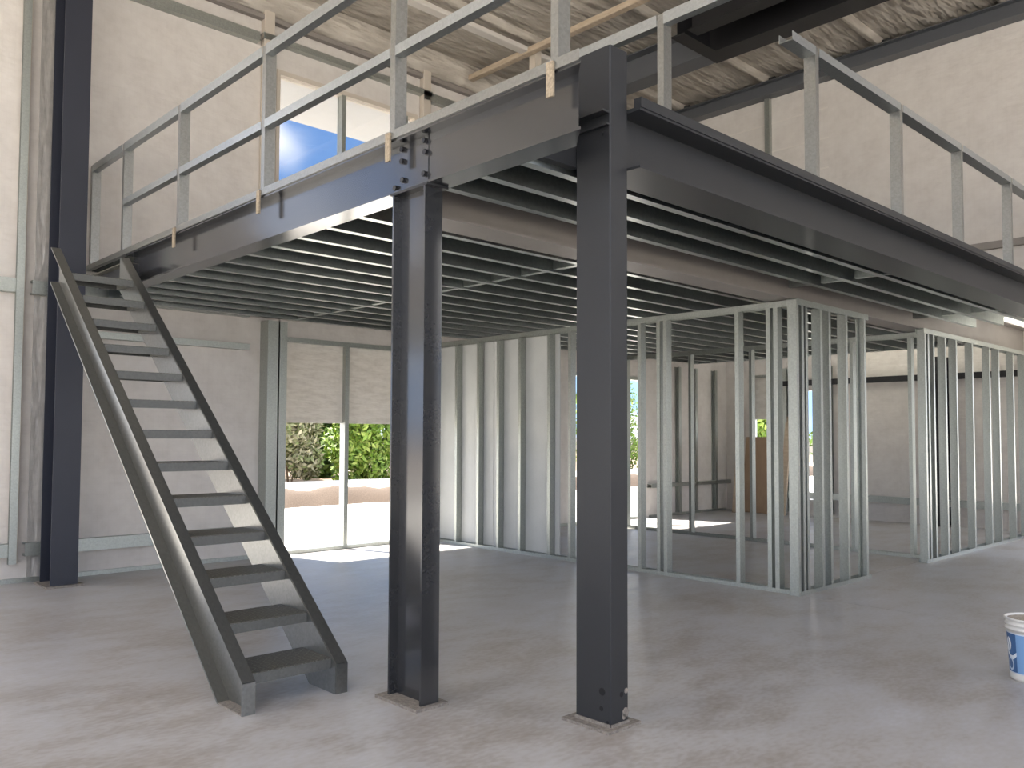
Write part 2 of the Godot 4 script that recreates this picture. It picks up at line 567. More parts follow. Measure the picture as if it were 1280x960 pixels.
# ---------------------------------------------------------------- the hall
func build_shell() -> void:
	var fl := thing("floor", Vector3(0, 0, 0), "", "", "", "structure")
	# slabs poured in bays, with narrow joints between them
	for r in [[-9.0, -7.1, P1X - 0.014, 9.0], [P1X - 0.006, -7.1, 13.0, P2Z - 0.024], [P1X - 0.006, P2Z - 0.016, 13.0, 9.0]]:
		box("slab", Vector3(r[0], -0.2, r[1]), Vector3(r[2], 0.0, r[3]), M.concrete, fl)
	box("joint_filler", Vector3(-9, -0.21, -7.1), Vector3(13, -0.006, 9), M.joint, fl)
	# side wall with its windows
	var wl := thing("wall_side", Vector3(0, 0, WZ), "", "", "", "structure")
	var holes := [[2.17, 0.0, 4.38, 2.74], [2.18, 4.62, 4.4, 6.13], [-8.4, 0.0, -1.7, 2.74], [-4.4, 3.9, -1.75, 6.13], [7.7, 0.0, 9.75, 2.6]]
	wall(wl, "z", WZ, -0.15, [-9.0, 0.0, 12.7, 7.12], holes, M.facing, [-0.62, -0.07, 1.83, 6.9])
	var we := thing("wall_end", Vector3(9.05, 3.3, -3), "", "", "", "structure")
	wall(we, "x", 9.05, 0.15, [WZ, HT, 9.0, 7.12], [], M.facing, [-3.95, -0.9, 2.0])
	wall(we, "x", 9.05, 0.15, [0.25, 0.0, 9.0, HT], [], M.facing)
	box("panel", Vector3(9.2, 2.9, 0.25), Vector3(12.7, 3.3, 0.4), M.facing, we)  # bay below left open out of view to let light into the far room
	box("panel", Vector3(9.2, 0, 0.25), Vector3(9.35, 2.9, 0.4), M.facing, we)
	var wb := thing("wall_back", Vector3(12.5, 0, -3), "", "", "", "structure")
	wall(wb, "x", 12.5, 0.15, [WZ, 0.0, 0.4, 3.3], [[-6.36, 1.3, -5.84, 2.75], [-5.3, 0.3, -4.98, 2.4], [-1.15, 0.3, 0.2, 2.6]], M.facing, [-3.9, -2.6])  # hole nearest the front is unseen, added to light the far room
	# far side and near end, with wide unseen bays opened to light the hall
	var wr := thing("wall_door_side", Vector3(0, 0, 8.9), "", "", "", "structure")
	wall(wr, "z", 8.9, 0.15, [-9.0, 0.0, 9.2, 7.12], [[-8.6, 0.0, 0.0, 6.6], [0.4, 0.0, 8.8, 6.6]], M.facing)
	var wn := thing("wall_near", Vector3(-8.9, 0, 1), "", "", "", "structure")
	wall(wn, "x", -8.9, -0.15, [-7.08, 0.0, 9.05, 7.12], [[-6.5, 0.0, 0.8, 6.6], [1.2, 0.0, 8.6, 6.6]], M.facing)
	var ce := thing("ceiling", Vector3(0, 7.0, 0), "", "", "", "structure")
	# quilted insulation sagging between the purlins
	var pz := [WZ, -5.52, -3.95, -2.2, -0.6, 1.0, 2.6, 4.2, 5.8, 7.4, 9.05]
	for i in pz.size() - 1:
		var a: float = pz[i]
		var b: float = pz[i + 1]
		var poly := PackedVector2Array()
		for k in 9:
			var t := k / 8.0
			poly.append(Vector2(t * (b - a), -0.05 * sin(PI * t)))
		poly.append(Vector2(b - a, 0.12))
		poly.append(Vector2(0, 0.12))
		# the profile's y runs up, its x runs towards +z
		if a > 0.9:
			# skylight bay added out of view to light the hall, clear between quilt
			for r in [[9.2, -2.0], [-8.0, -9.05]]:
				ext("insulation", poly, Vector3(r[0], 7.12, a), Vector3(r[1], 7.12, a), Vector3.UP, M.quilt, ce)
			for r in [[-2.0, -8.0]]:
				box("roof_sheet", Vector3(-2.0, 7.25, a), Vector3(9.6, 7.3, b), M.galv, ce)
				box("added_skylight_pane", Vector3(r[1], 7.2, a), Vector3(r[0], 7.206, b), M.clear, ce)
		else:
			ext("insulation", poly, Vector3(9.2, 7.12, a), Vector3(-9.05, 7.12, a), Vector3.UP, M.quilt, ce)
			box("roof_sheet", Vector3(-9.3, 7.25, a if i > 0 else -8.5), Vector3(9.6, 7.3, b), M.galv, ce)
	box("roof_sheet", Vector3(9.2, 3.32, -7.1), Vector3(11.2, 3.38, 0.5), M.galv, ce)
	box("added_skylight_sheet", Vector3(11.2, 3.33, -7.1), Vector3(12.8, 3.338, 0.5), M.poly, ce)  # added skylight, out of view, brightens the far room

	# windows
	window_unit("window_1", 2.17, 4.38, 0.0, 2.74, [3.275], false, M.stud)
	window_unit("window_2", 2.18, 4.4, 4.62, 6.13, [3.17, 4.2], true, M.frame)
	window_unit("window_3", -8.4, -1.7, 0.0, 2.74, [-3.9, -6.1], false, M.stud)
	window_unit("window_4", -4.4, -1.75, 3.9, 6.13, [-3.1], false, M.frame)
	window_unit("window_5", 7.7, 9.75, 0.0, 2.6, [8.72], false, M.stud)
	var w6 := thing("window_6", Vector3(12.56, 1.3, -6.1), "", "", "", "structure")
	for r in [[-6.36, 1.3, -6.32, 2.75], [-5.88, 1.3, -5.84, 2.75], [-6.32, 1.3, -5.88, 1.34], [-6.32, 2.71, -5.88, 2.75]]:
		box("frame", Vector3(12.48, r[1], r[0]), Vector3(12.66, r[3], r[2]), M.stud, w6)
	box("foam_board", Vector3(12.6, 1.86, -6.32), Vector3(12.63, 2.71, -5.88), M.foam, w6)
	# boards hung in the upper part of the lower openings
	for b in [[2.22, 3.245, "pale grey foam board closing the window top beside the stair jamb"], [3.305, 4.33, "pale grey foam board closing the window top beside the bare stud wall"]]:
		tag(box("foam_board", Vector3(b[0], 1.66, WZ - 0.1), Vector3(b[1], 2.68, WZ - 0.06), M.foam, self), b[2], "board")
	# trims: girts along the side wall
	var n := 1
	for g in [[-9.0, 1.9, 6.36, 6.48], [4.45, 9.0, 6.36, 6.48], [1.95, 4.6, 6.42, 6.5], [-9.0, -0.62, 2.93, 3.07], [-0.54, 1.83, 2.93, 3.07], [-1.1, -0.62, 0.27, 0.4], [-0.54, 1.83, 0.27, 0.4], [-0.15, 1.83, 2.53, 2.6], [9.8, 12.5, 0.55, 0.62]]:
		var t := thing("trim_%d" % n, Vector3(g[0], g[2], WZ), "", "", "", "structure")
		ext("girt", csec(0.1, g[3] - g[2], 0.004, 0.02), Vector3(g[1], (g[2] + g[3]) / 2, WZ + 0.1), Vector3(g[0], (g[2] + g[3]) / 2, WZ + 0.1), Vector3.DOWN, M.stud, t)
		n += 1
	for g in [[-5.7, -2.75], [-2.6, 0.2]]:
		var t := thing("trim_%d" % n, Vector3(12.5, 0.35, g[0]), "", "", "", "structure")
		box("girt", Vector3(12.42, 0.33, g[0]), Vector3(12.5, 0.45, g[1]), M.stud, t)
		box("girt", Vector3(12.38, 2.5, g[0]), Vector3(12.5, 2.6, g[1]), M.black, t)
		n += 1
	# base track at the foot of the side wall
	for g in [[-1.1, 2.12], [4.45, 7.65], [9.85, 12.4]]:
		var t := thing("baseboard_side" if n < 100 and g[0] < 0 else "baseboard_side_%d" % n, Vector3(g[0], 0, WZ), "", "", "", "structure")
		box("base_track", Vector3(g[0], 0.0, WZ), Vector3(g[1], 0.045, WZ + 0.035), M.stud, t)
		n += 1
	# jamb column beside the lower window and the post above it
	for j in [[1.86, 2.02, 0.0, 2.9, M.stud], [2.04, 2.16, 0.0, 2.9, M.stud]]:
		var t := thing("trim_%d" % n, Vector3(j[0], j[2], WZ), "", "", "", "structure")
		ext("jamb_channel", csec(j[1] - j[0], 0.2, 0.004, 0.03), Vector3(j[1], j[2], WZ + 0.1), Vector3(j[1], j[3], WZ + 0.1), Vector3(0, 0, -1), j[4], t)
		n += 1
	for j in [[1.96, 2.1], [4.44, 4.58]]:
		var t := thing("trim_%d" % n, Vector3(j[0], HT, WZ), "", "", "", "structure")
		box("jamb_channel", Vector3(j[0], HT, WZ), Vector3(j[1], 6.95, WZ + 0.1), M.frame, t, 0.008)
		n += 1
	# foil panel and downpipe-like channel by the navy column
	tag(box("foil_panel", Vector3(-0.5, 0.02, WZ), Vector3(-0.25, 6.66, WZ + 0.012), M.foil, self), "crinkled silver foil strip up the wall beside the navy column", "insulation")
	var ch := thing("wall_channel", Vector3(-0.58, 0.2, WZ), "slim galvanised channel running up the wall beside the foil strip", "channel")
	ext("channel", csec(0.07, 0.05, 0.003, 0.012), Vector3(-0.62, 0.2, WZ + 0.1), Vector3(-0.62, 6.95, WZ + 0.1), Vector3(0, 0, 1), M.stud, ch)
	ext("channel_lip", rect(0.012, 0.09), Vector3(-0.61, 0.2, WZ + 0.046), Vector3(-0.61, 6.95, WZ + 0.046), Vector3(0, 0, 1), M.frame, ch)
	# seam tape on the facing
	for y in [1.35, 4.35, 5.35]:
		var t := thing("trim_%d" % n, Vector3(-0.2, y, WZ), "", "", "", "structure")
		box("seam_tape", Vector3(-0.02, y, WZ), Vector3(1.82, y + 0.035, WZ + 0.002), M.facing, t)
		n += 1
	# the end wall above the deck: tape lines and a stud
	for y in [4.3, 4.75, 5.1, 5.5, 5.95, 6.4]:
		var t := thing("trim_%d" % n, Vector3(9.05, y, -5), "", "", "", "structure")
		box("seam_tape", Vector3(9.046, y, WZ + 0.02), Vector3(9.05, y + 0.022, -3.0), M.tape, t)
		n += 1
	var es := thing("trim_%d" % n, Vector3(9.0, HT, -3.95), "", "", "", "structure")
	box("wall_stud", Vector3(8.97, HT, -4.0), Vector3(9.05, 6.8, -3.92), M.stud, es)
	n += 1
	var eg := thing("trim_%d" % n, Vector3(9.0, 3.9, -0.9), "", "", "", "structure")
	box("girt", Vector3(8.97, 3.93, -1.2), Vector3(9.05, 4.02, 9.0), M.girder, eg)

	# navy portal column at the side wall
	var c := thing("portal_column", Vector3(-0.31, 0, -6.5), "tall navy steel column against the side wall behind the stair", "column")
	ext("column_shaft", isec(0.25, 0.36, 0.016, 0.012), Vector3(-0.31, 0.02, -6.515), Vector3(-0.31, 7.0, -6.515), Vector3(0, 0, 1), M.navy, c)
	box("base_plate", Vector3(-0.48, 0.0, -6.74), Vector3(-0.14, 0.02, -6.29), M.scuff, c)
	bolt(Vector3(-0.22, 0.2, -6.335), Vector3(0, 0, 1), c, 0.011, 0.008)
	var c2 := thing("portal_column", Vector3(12.3, 0, -2.65), "dark steel column against the back wall seen between studs", "column")
	ext("column_shaft", isec(0.2, 0.25, 0.014, 0.012), Vector3(12.34, 0.02, -2.66), Vector3(12.34, 2.88, -2.66), Vector3(1, 0, 0), M.black, c2)
	box("base_plate", Vector3(12.18, 0.0, -2.8), Vector3(12.49, 0.02, -2.52), M.scuff, c2)
	# studs on the back-room walls
	for x in [10.35, 10.75, 11.3, 12.0]:
		var t := thing("wall_stud", Vector3(x, 0, WZ), "galvanised stud fixed against the insulated side wall of the far room", "stud", "studs along the far room side wall")
		ext("stud", csec(0.07, 0.1), Vector3(x, 0.05, WZ + 0.05), Vector3(x, 2.85, WZ + 0.05), Vector3(0, 0, 1), M.stud, t)
	for z in [-5.6, -4.7]:
		var t := thing("wall_stud", Vector3(12.4, 0, z), "galvanised stud fixed against the insulated back wall", "stud", "studs along the back wall")
		ext("stud", csec(0.07, 0.1), Vector3(12.45, 0.05, z), Vector3(12.45, 2.85, z), Vector3(1, 0, 0), M.stud, t)

func build_outside() -> void:
	var g := thing("ground", Vector3(0, -0.12, 0), "", "", "", "structure")
	box("yard", Vector3(-60, -0.35, -60), Vector3(70, -0.12, -14.9), M.dirt, g)
	box("yard_apron", Vector3(-60, -0.35, -14.9), Vector3(70, -0.1, -7.09), M.apron, g)
	box("yard", Vector3(-60, -0.35, 9.1), Vector3(70, -0.1, 60), M.apron, g)
	box("yard", Vector3(-60, -0.35, -7.09), Vector3(-9.1, -0.1, 9.1), M.apron, g)
	box("yard", Vector3(13.05, -0.35, -7.09), Vector3(70, -0.12, 9.1), M.apron, g)  # unseen ground, kept pale to bounce light through the back wall
	tag(box("path", Vector3(-60, -0.13, -21.5), Vector3(70, 0.02, -16.0), M.apron, self), "", "", "", "structure")
	# earth bank along the yard edge
	var st := SurfaceTool.new()
	st.begin(Mesh.PRIMITIVE_TRIANGLES)
	st.set_smooth_group(1)
	var n := FastNoiseLite.new()
	n.seed = 3
	n.frequency = 0.9
	var cols := 160
	var rows := 8
	var pt := func(i: int, k: int) -> Vector3:
		var x := -20.0 + 60.0 * i / cols
		var t := float(k) / rows
		var hgt := sin(PI * t) * (0.36 + 0.12 * n.get_noise_2d(x * 1.3, 5.0)) + 0.05 * n.get_noise_2d(x * 4.0, t * 6.0) * sin(PI * t)
		return Vector3(x, -0.12 + hgt, -14.1 - 1.5 * t + 0.15 * n.get_noise_2d(x, 40.0))
	for i in cols:
		for k in rows:
			var q := [pt.call(i, k), pt.call(i + 1, k), pt.call(i + 1, k + 1), pt.call(i, k + 1)]
			for j in [0, 2, 1, 0, 3, 2]:
				st.add_vertex(q[j])
	st.generate_normals()
	tag(put("earth_bank", st.commit(), M.log, self, Transform3D.IDENTITY), "low brown earth bank along the far edge of the pale yard", "bank")
	var bright := [Color(0.20, 0.29, 0.04), Color(0.15, 0.25, 0.03), Color(0.26, 0.33, 0.07), Color(0.10, 0.18, 0.02)]
	var dull := [Color(0.27, 0.26, 0.16), Color(0.20, 0.21, 0.11), Color(0.32, 0.30, 0.20), Color(0.14, 0.17, 0.06)]
	var deep := [Color(0.10, 0.17, 0.03), Color(0.14, 0.22, 0.04), Color(0.08, 0.13, 0.03)]
	var near := [[8.1, dull, "olive_bush", "dull olive bush hidden in part by the window jamb"], [11.2, dull, "olive_bush", "dull olive twiggy bush beyond the yard next to the stair jamb"], [14.2, bright, "green_bush", "bright green leafy bush between the olive bush and the window mullion"], [17.4, bright, "green_bush", "bright green leafy bush seen past the window mullion"]]
	for b in near:
		leaf_bush(b[2], Vector3(b[0], -0.12, -22.8), Vector3(3.4, 3.8, 2.8), 9000, b[1], b[3], 0.12)
	for x in [10.9, 14.9, 18.9]:
		leaf_bush("tall_bush", Vector3(x, -0.12, -26.6), Vector3(4.1, 4.8, 3.4), 6000, deep, "tall dark green bush in the back row beyond the yard", 0.2)
	leaf_bush("green_bush", Vector3(18.5, -0.12, -9.4), Vector3(3.6, 3.4, 3.0), 5000, bright, "small patch of green bush seen through the back wall window")
	leaf_bush("green_bush", Vector3(28.0, -0.12, -23.4), Vector3(6.0, 5.0, 3.4), 7000, bright, "green bush outside the tall opening of the far room")
	# eave soffit outside the upper windows
	tag(box("eave_soffit", Vector3(-9.3, 6.2, -8.52), Vector3(9.4, 6.24, WZ - 0.16), M.soffit, self), "pale grey roof overhang seen through the upper window", "soffit")
	tag(box("eave_fascia", Vector3(-9.3, 6.2, -8.56), Vector3(9.4, 7.25, -8.52), M.soffit, self), "pale grey board along the edge of the roof overhang", "fascia")

func build_roof_steel() -> void:
	# dark rafters
	i_beam("roof_rafter", Vector3(6.76, 6.81, WZ + 0.02), Vector3(6.76, 6.81, -3.56), 0.32, 0.42, M.primer, "grey roof rafter running to the side wall behind the dark rafter", "rafter")
	i_beam("roof_rafter", Vector3(6.76, 6.81, -3.55), Vector3(6.76, 6.81, 8.8), 0.34, 0.44, M.black, "black roof rafter crossing above the front railing", "rafter")
	i_beam("roof_rafter", Vector3(5.99, 6.81, -3.3), Vector3(5.99, 6.81, 8.8), 0.22, 0.4, M.black, "black roof beam alongside the thick black rafter", "rafter")
	var cr := thing("cross_beam", Vector3(5.88, 6.6, -3.5), "short black cross beam tying the two black roof beams", "beam")
	ext("beam_section", isec(0.2, 0.36), Vector3(5.88, 6.77, -3.45), Vector3(6.6, 6.77, -3.45), Vector3.UP, M.black, cr)
	i_beam("end_rafter", Vector3(8.94, 6.91, WZ + 0.02), Vector3(8.94, 6.91, 8.8), 0.2, 0.22, M.primer, "slim grey rafter along the top of the end wall", "rafter")
	i_beam("roof_rafter", Vector3(-0.31, 6.8, -6.3), Vector3(-0.31, 6.8, 8.8), 0.2, 0.36, M.navy, "navy roof rafter springing from the tall navy column", "rafter")
	tag(box("roof_strut", Vector3(5.25, 6.86, WZ + 0.02), Vector3(5.36, 6.94, 8.8), M.timber, self, 0.01), "tan roof strut crossing the purlins over the corner column", "strut")
	tag(box("hanger_post", Vector3(5.38, 6.6, -5.62), Vector3(5.5, 7.02, -5.5), M.frame, self), "short pale hanger post above the tan strut", "post")
	# purlins wrapped in facing: rounded below
	var poly := PackedVector2Array()
	for k in 9:
		var a := PI + PI * k / 8.0
		poly.append(Vector2(cos(a) * 0.07, sin(a) * 0.075))
	poly.append(Vector2(0.05, 0.12))
	poly.append(Vector2(-0.05, 0.12))
	for z in [-5.52, -3.95, -2.2, -0.6, 1.0]:
		var t := thing("purlin", Vector3(0, 7.0, z), "cream wrapped roof purlin spanning between the rafters", "purlin", "wrapped purlins under the roof")
		ext("wrapped_sleeve", poly, Vector3(-8.9, 7.1, z), Vector3(9.04, 7.1, z), Vector3.UP, M.quilt, t)
		ext("clip", rect(0.1, 0.05), Vector3(8.88, 7.045, z + 0.13), Vector3(8.98, 7.045, z + 0.13), Vector3.UP, M.steel, t)
	tag(box("lit_purlin_flange", Vector3(1.5, 6.88, -5.66), Vector3(5.9, 6.95, -5.52), M.tape, self, 0.01), "purlin flange by the upper window, sunlight put into its white colour", "batten")  # pale colour stands for sunlight on the purlin flange
	ext_eave()

func ext_eave() -> void:
	var poly := PackedVector2Array()
	for k in 7:
		var a := -PI / 2 * k / 6.0
		poly.append(Vector2(cos(a) * 0.14, sin(a) * 0.16))
	poly.append(Vector2(0.0, 0.2))
	poly.append(Vector2(0.14, 0.2))
	var t := thing("eave_fold", Vector3(0, 6.85, WZ), "sagging insulation fold where the side wall meets the roof", "insulation")
	ext("insulation_fold", poly, Vector3(8.8, 6.9, WZ + 0.002), Vector3(-8.9, 6.9, WZ + 0.002), Vector3.UP, M.quilt, t)
	var e := thing("eave_strut", Vector3(0, 6.62, WZ), "thin dark eave channel along the top of the side wall", "channel")
	ext("channel", csec(0.08, 0.06, 0.004, 0.015), Vector3(9.0, 6.7, WZ + 0.09), Vector3(-8.9, 6.7, WZ + 0.09), Vector3.DOWN, M.girder, e)

# ---------------------------------------------------------------- mezzanine
func build_mezzanine() -> void:
	var bh := 0.326
	var by := HB + bh / 2
	# side beam on the bolted column, its end mitred towards the corner column
	var a := thing("side_beam", Vector3(0.13, HB, -2.6), "long grey steel edge beam above the stair, bolted over a column", "beam")
	ext("beam_section", isec(0.16, bh), Vector3(0.08, by, -5.75), Vector3(0.08, by, 0.07), Vector3.UP, M.gloss, a, -1.06)
	ext("edge_angle", rect(0.05, HT - HB - bh), Vector3(0.013, (HT + HB + bh) / 2, -6.9), Vector3(0.013, (HT + HB + bh) / 2, 0.13), Vector3.UP, M.post, a, -1.06)
	box("splice_plate", Vector3(0.07, HB + 0.016, -1.46), Vector3(0.0745, HB + bh - 0.016, -1.08), M.gloss, a)
	for b in [[3.205, -1.34], [3.133, -1.34], [3.018, -1.33], [2.985, -1.405], [3.205, -1.125], [3.135, -1.115], [3.01, -1.125]]:
		bolt(Vector3(0.07, b[0], b[1] + 0.02), Vector3(-1, 0, 0), a, 0.017, 0.02)
	# corner stub that carries the side beam to the corner column
	var cs := thing("corner_stub_beam", Vector3(0.3, HB, -0.2), "short grey stub bracket joining the side beam to the corner column", "beam")
	box("stub_plate", Vector3(0.09, HB + 0.05, -0.335), Vector3(0.52, HT - 0.1, -0.322), M.steel, cs)
	box("stub_flange", Vector3(0.162, HB + 0.04, -0.39), Vector3(0.52, HB + 0.052, -0.322), M.steel, cs)
	# front beam
	var b := thing("front_beam", Vector3(5, HB, -0.07), "long grey steel edge beam under the front railing", "beam")
	ext("beam_section", isec(0.3, bh), Vector3(0.645, by, -0.15), Vector3(9.05, by, -0.15), Vector3.UP, M.steel, b)
	box("edge_angle", Vector3(0.645, HB + bh, -0.04), Vector3(9.05, HT, 0.008), M.steel, b)
	# middle girder and rear edge
	var g := thing("middle_girder", Vector3(5, 2.84, -1.42), "brownish steel girder under the deck above the stud wall", "beam")
	ext("beam_section", isec(0.26, 0.4), Vector3(0.162, 3.04, -1.42), Vector3(12.45, 3.04, -1.42), Vector3.UP, M.girder, g)
	# joists
	var zs := [-0.38, -0.7, -1.02]
	var z := -1.92
	while z > -6.8:
		zs.append(z)
		z -= 0.4
	for j in zs:
		var t := thing("floor_joist", Vector3(5, 2.93, j), "galvanised steel floor joist spanning under the mezzanine deck", "joist", "steel joists under the mezzanine deck")
		ext("joist_section", csec(0.06, 0.29, 0.004, 0.02), Vector3(0.162, 3.08, j), Vector3(11.18 if j < -1.2 else 9.0, 3.08, j), Vector3.UP, M.joist, t)
	var tj := thing("trimmer_joist", Vector3(11.2, 2.93, -4), "galvanised trimmer across the joist ends near the back wall", "joist")
	ext("joist_section", csec(0.06, 0.29, 0.004, 0.02), Vector3(11.19, 3.08, WZ + 0.05), Vector3(11.19, 3.08, -1.56), Vector3.UP, M.joist, tj)
	# blocking between the joists
	for x in [4.6, 7.6]:
		var t := thing("joist_blocking", Vector3(x, 2.95, -0.7), "galvanised bridging channel crossing the joists behind the front beam" if x < 5.0 else "galvanised bridging channel crossing the joists further along the front beam", "bridging")
		for s in [[-0.302, -0.378], [-0.445, -0.635], [-0.705, -0.955], [-1.025, -1.28]]:
			ext("channel", csec(0.06, 0.2, 0.003, 0.015), Vector3(x, 3.04, s[1]), Vector3(x, 3.04, s[0]), Vector3.UP, M.joist, t)
	for x in [2.4]:
		var t := thing("joist_blocking", Vector3(x, 2.95, -4), "galvanised bridging channel crossing the joists beyond the girder", "bridging")
		for i in range(3, zs.size() - 1):
			ext("channel", csec(0.06, 0.2, 0.003, 0.015), Vector3(x, 3.05, zs[i + 1] + 0.01), Vector3(x, 3.05, zs[i] - 0.065), Vector3.UP, M.joist, t)
	# deck panels
	var dk := thing("mezzanine_deck", Vector3(5, 3.25, -3), "dark deck boards over the mezzanine joists", "deck")
	var xs := [0.045, 2.42, 4.84, 7.26, 9.68, 12.48]
	for i in 5:
		for r in [[WZ + 0.01, -4.25], [-4.24, -1.6], [-1.59, -0.05]]:
			if i == 4 and r[1] > -1.0:
				continue
			if i == 0 and r[1] > -1.0:
				box("deck_board", Vector3(0.049, 3.25, r[0]), Vector3(0.7, 3.285, -0.36), M.deck, dk)
				box("deck_board", Vector3(0.704, 3.25, r[0]), Vector3(xs[1] - 0.004, 3.285, r[1]), M.deck, dk)
				continue
			box("deck_board", Vector3(xs[i] + 0.004, 3.25, r[0]), Vector3(minf(xs[i + 1] - 0.004, 11.2), 3.285, r[1]), M.deck, dk)
	# columns
	var c2 := thing("bolted_column", Vector3(0.055, 0, -1.15), "grey I-section steel column bolted under the side beam", "column")
	ext("column_shaft", isec(0.125, 0.31, 0.013, 0.011), Vector3(0.05, 0.018, -1.155), Vector3(0.05, HB - 0.016, -1.155), Vector3(0, 0, 1), M.gloss, c2)
	box("base_plate", Vector3(-0.065, 0.0, -1.36), Vector3(0.16, 0.018, -0.97), M.scuff, c2)
	box("cap_plate", Vector3(-0.015, HB - 0.016, -1.33), Vector3(0.14, HB - 0.001, -0.98), M.steel, c2)
	var c1 := thing("corner_column", Vector3(0.567, 0, -0.2), "grey boxed steel column at the corner of the mezzanine", "column")
	ext("column_shaft", rect(0.145, 0.24, 0.006), Vector3(0.5675, 0.016, -0.2), Vector3(0.5675, 3.567, -0.2), Vector3(0, 0, 1), M.steel, c1)
	box("base_plate", Vector3(0.44, 0.0, -0.37), Vector3(0.7, 0.016, -0.045), M.scuff, c1)
	for s in [[Vector3(0.495, 0.187, -0.136), Vector3(-1, 0, 0), 0.02], [Vector3(0.495, 0.1, -0.141), Vector3(-1, 0, 0), 0.013], [Vector3(0.583, 0.168, -0.08), Vector3(0, 0, 1), 0.014], [Vector3(0.495, 0.04, -0.1), Vector3(-1, 0, 0), 0.008]]:
		ext("bolt_hole", disc(s[2], 12), s[0] - s[1] * 0.01, s[0] + s[1] * 0.001, Vector3.UP, M.hole, c1)
	# weld scrap and seat at beam level
	box("weld_seam", Vector3(0.487, 0.016, -0.318), Vector3(0.495, 0.032, -0.082), M.scuff, c1)
	box("weld_seam", Vector3(0.497, 0.016, -0.08), Vector3(0.638, 0.03, -0.073), M.scuff, c1)
	box("seat_plate", Vector3(0.44, 3.2, -0.315), Vector3(0.495, 3.212, -0.085), M.steel, c1)
	box("seat_plate", Vector3(0.474, 3.135, -0.315), Vector3(0.495, 3.145, -0.085), M.steel, c1)
	for s in [[3.235, -0.3], [3.235, -0.24], [3.23, -0.17], [3.1, -0.13]]:
		bolt(Vector3(0.495, s[0], s[1]), Vector3(-1, 0, 0), c1, 0.009, 0.008)
	# paint scraped to bare metal near the foot
	for s in [[0.625, 0.05, 0.09], [0.612, 0.03, 0.05], [0.63, 0.16, 0.05]]:
		ext("paint_scrape", disc(s[2] * 0.3, 7), Vector3(s[0] - 0.01, s[1] + 0.02, -0.081), Vector3(s[0] - 0.01, s[1] + 0.02, -0.0785), Vector3.UP, M.scuff, c1)

func build_railings() -> void:
	# railing above the side beam
	var hr := 4.382
	var t := thing("side_railing", Vector3(0.03, HT, -3), "galvanised two-rail guard along the edge above the stair", "railing")
	var zs := [-6.86, -5.9, -4.53, -2.98, -1.35, -0.02]
	for i in zs.size():
		var foot := HT
		post(t, Vector3(0.05, foot, zs[i] + 0.025), hr - foot, Vector3(-1, 0, 0), M.galv)
		if i > 1:
			var br := box("foot_clip", Vector3(-0.026, 3.12, zs[i] - 0.025), Vector3(-0.013, 3.29, zs[i] + 0.02), M.rust, t)
			tag(br, "rusty tan foot clip")
	for i in zs.size() - 1:
		var a: float = zs[i] + 0.028
		var b: float = zs[i + 1] - 0.028
		ext("top_rail", usec(0.06, 0.075), Vector3(0.032, hr - 0.075, a), Vector3(0.032, hr - 0.075, b), Vector3.UP, M.galv, t)
		if i > 0:
			ext("mid_rail", usec(0.06, 0.06), Vector3(0.032, 3.76, a), Vector3(0.032, 3.76, b), Vector3.UP, M.galv, t)
	# front railing
	var hf := 4.226
	var f := thing("front_railing", Vector3(5, HT, -0.05), "galvanised single-rail guard on the front beam by the end wall", "railing")
	var xs := [2.63, 4.08, 5.46, 6.91, 8.4]
	for i in xs.size():
		post(f, Vector3(xs[i], HT, -0.05), hf - HT, Vector3(0, 0, -1), M.galv)
	for i in xs.size():
		var a: float = xs[i] + 0.052
		var b: float = xs[i + 1] - 0.002 if i < xs.size() - 1 else 9.04
		ext("top_rail", usec(0.1, 0.06), Vector3(a, hf - 0.06, -0.05), Vector3(b, hf - 0.06, -0.05), Vector3.UP, M.galv, f)
	ext("top_rail", usec(0.1, 0.06), Vector3(2.3, hf - 0.06, -0.05), Vector3(2.628, hf - 0.06, -0.05), Vector3.UP, M.galv, f)
	# inner railing running back from the front
	var r := thing("inner_railing", Vector3(1.52, HT, -0.8), "galvanised guard running back over the deck behind the corner column", "railing")
	for z in [-0.5, -1.75]:
		post(r, Vector3(1.55, HT, z + 0.025), 4.24 - HT, Vector3(-1, 0, 0), M.galv)
	ext("top_rail", usec(0.06, 0.075), Vector3(1.53, 4.165, -0.472), Vector3(1.53, 4.165, 0.1), Vector3.UP, M.galv, r)
	ext("top_rail", usec(0.06, 0.075), Vector3(1.53, 4.165, -1.722), Vector3(1.53, 4.165, -0.528), Vector3.UP, M.galv, r)

